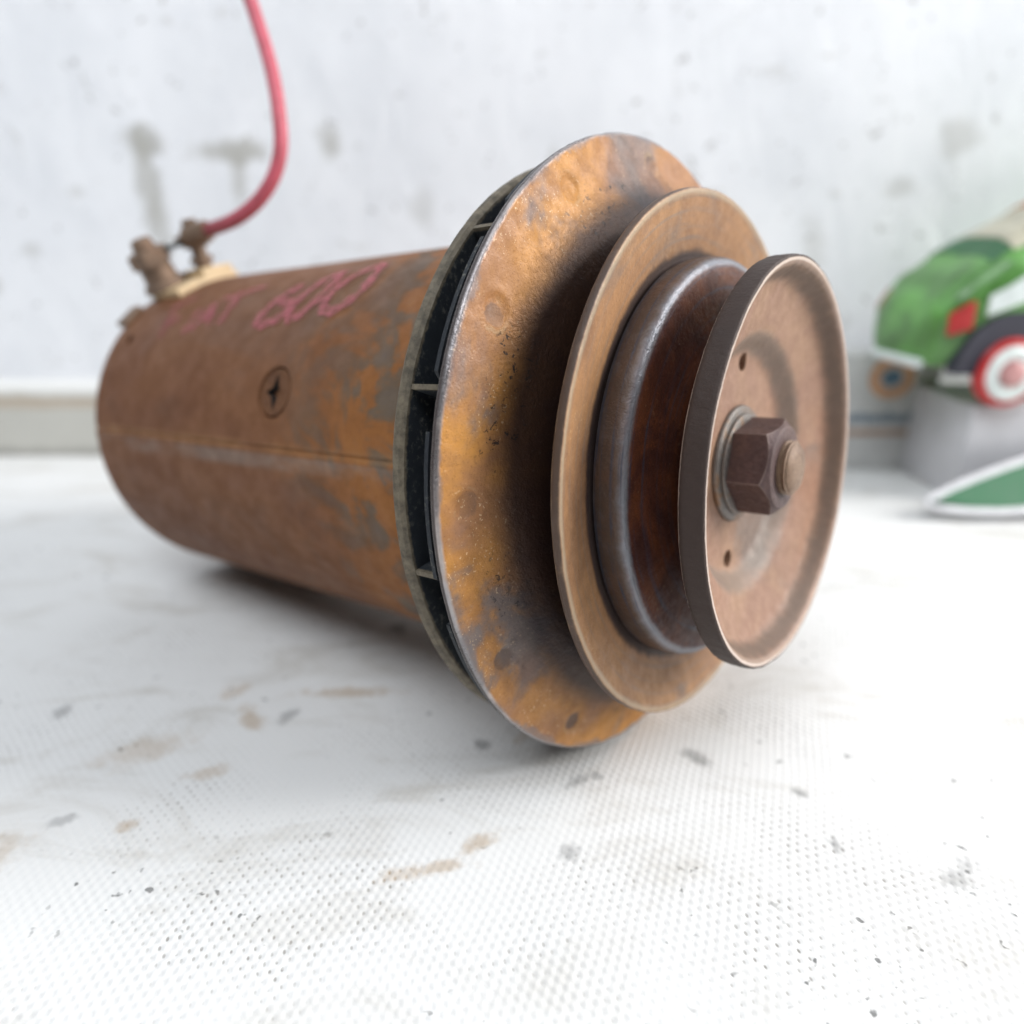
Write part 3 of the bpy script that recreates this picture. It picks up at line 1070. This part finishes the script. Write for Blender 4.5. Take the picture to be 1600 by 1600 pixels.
def car_patch(name, u0, u1, v0, v1, off, mat, nu=10, nv=14):
    g = [[car_pt(u0 + (u1 - u0) * i / nu, v0 + (v1 - v0) * j / nv, off) for j in range(nv + 1)] for i in range(nu + 1)]
    g2 = [[car_pt(u0 + (u1 - u0) * i / nu, v0 + (v1 - v0) * j / nv, -.0004) for j in range(nv + 1)] for i in range(nu + 1)]
    vs = [p for r in g for p in r] + [p for r in g2 for p in r]
    m = nv + 1
    b = len(vs) // 2
    fs = []
    for i in range(nu):
        for j in range(nv):
            q = (i * m + j, i * m + j + 1, (i + 1) * m + j + 1, (i + 1) * m + j)
            fs.append(q)
            fs.append(tuple(b + k for k in q))
    rim = [i for i in range(m)] + [i * m + nv for i in range(1, nu + 1)] + [nu * m + j for j in range(nv - 1, -1, -1)] + [i * m for i in range(nu - 1, 0, -1)]
    for k in range(len(rim)):
        a_, c_ = rim[k], rim[(k + 1) % len(rim)]
        fs.append((a_, c_, b + c_, b + a_))
    return mesh_obj(name, vs, fs, mat, car, 40)


nu, nv = 40, 48
vs = [car_pt((len(ST_) - 1) * i / nu, j / nv) for i in range(nu + 1) for j in range(nv)]
fs = [(i * nv + j, i * nv + (j + 1) % nv, (i + 1) * nv + (j + 1) % nv, (i + 1) * nv + j) for i in range(nu) for j in range(nv)]
fs += [tuple(range(nv)), tuple(nu * nv + j for j in range(nv))]
mesh_obj("car_body", vs, fs, mat_green, car, 50)
mat_wind = plain("cream_windscreen", (.50, .47, .36), .35)
car_patch("windscreen", 3.6, 5.3, .13, .37, .0007, mat_wind)
car_patch("windscreen_surround", 5.3, 5.7, .12, .38, .0012, plain("orange_trim", (.50, .22, .08), .5))
car_patch("bonnet_band", 2.9, 3.55, .14, .36, .0006, mat_dgreen)
# the side that faces the camera is local +y (v near 0)
car_patch("side_panel", 2.7, 8.4, .001, .032, .0010, mat_white)
car_patch("headlight", 1.5, 2.3, -.002, .032, .0016, mat_red)
car_patch("headlight", 1.0, 1.7, .40, .46, .0016, plain("dull_orange_lamp", (.35, .12, .06), .5))
bm = bmesh.new()
box(bm, (.0385, 0, .0195), (.005, .036, .004), None, .0015)
bm_obj("bumper", bm, mat_white, car)


def wheel(x, side):
    y = side * .0305
    bm = bmesh.new()
    prism(bm, [Vector((x + .0240 * math.cos(R(q)), side * .0235, .0185 + .0240 * math.sin(R(q)))) for q in range(-5, 186, 5)], Vector((0, side, 0)), .0068)
    bm_obj("wheel_arch", bm, mat_black, car)
    bm = bmesh.new()
    revolve(bm, (x, y - side * .004, .0170), (0, side, 0), [(0, .0132), (.001, .0146), (.005, .0148), (.0065, .0138), (.0068, .0124), (.0050, .0120)], 40)
    wo = bm_obj("wheel", bm, mat_red, car)
    bm = bmesh.new()
    revolve(bm, (x, y - side * .004, .0170), (0, side, 0), [(.004, .0124), (.0066, .0118), (.0075, .0096), (.0070, .0064), (.0060, .0060)], 40)
    bm_obj("rim", bm, mat_white, wo)
    bm = bmesh.new()
    revolve(bm, (x, y - side * .004, .0170), (0, side, 0), [(.0055, .0058), (.0085, .0053), (.0095, .0034), (.0097, .001)], 32)
    bm_obj("hub", bm, plain("pinkish_hub", (.55, .28, .27), .4), wo)


for xx in (.006, -.072):
    for s in (1, -1):
        wheel(xx, s)

# green plate with a white border, leaning on the box
sl = R(50)
plate_o = empty("green_plate", (.186, .3215, 0), (0, 0, 0))
tag(plate_o, "flat green pointed plate with white border leaning on the pale box", "plate")
U = Vector((1, 0, 0))
V = Vector((0, math.cos(sl), math.sin(sl)))
Nn = Vector((0, -math.sin(sl), math.cos(sl)))


def plate_poly(inset):
    P = [(.002, .0105), (.085, .041), (.150, .041), (.150, .0035), (.062, .0032), (.042, .001), (.012, .0025)]
    P = chaikin(P, 3)
    c = (sum(p[0] for p in P) / len(P), sum(p[1] for p in P) / len(P))
    out = []
    n = len(P)
    for i in range(n):
        a, b = P[i - 1], P[(i + 1) % n]
        tx, ty = b[0] - a[0], b[1] - a[1]
        l = math.hypot(tx, ty) or 1
        nx, ny = ty / l, -tx / l
        if (c[0] - P[i][0]) * nx + (c[1] - P[i][1]) * ny < 0:
            nx, ny = -nx, -ny
        out.append(U * (P[i][0] + nx * inset) + V * (P[i][1] + ny * inset))
    return out


bm = bmesh.new()
prism(bm, [p + V * .001 + Nn * .0012 for p in plate_poly(0)], Nn, .0026)
bm_obj("plate_border", bm, plain("white_gloss_plastic", (.68, .68, .70), .35, var=.05), plate_o, 30)
bm = bmesh.new()
prism(bm, [p + V * .001 + Nn * .0037 for p in plate_poly(.0034)], Nn, .0004)
bm_obj("green_face", bm, plain("green_gloss_face", (.030, .150, .066), .6, var=.05), plate_o, 30)
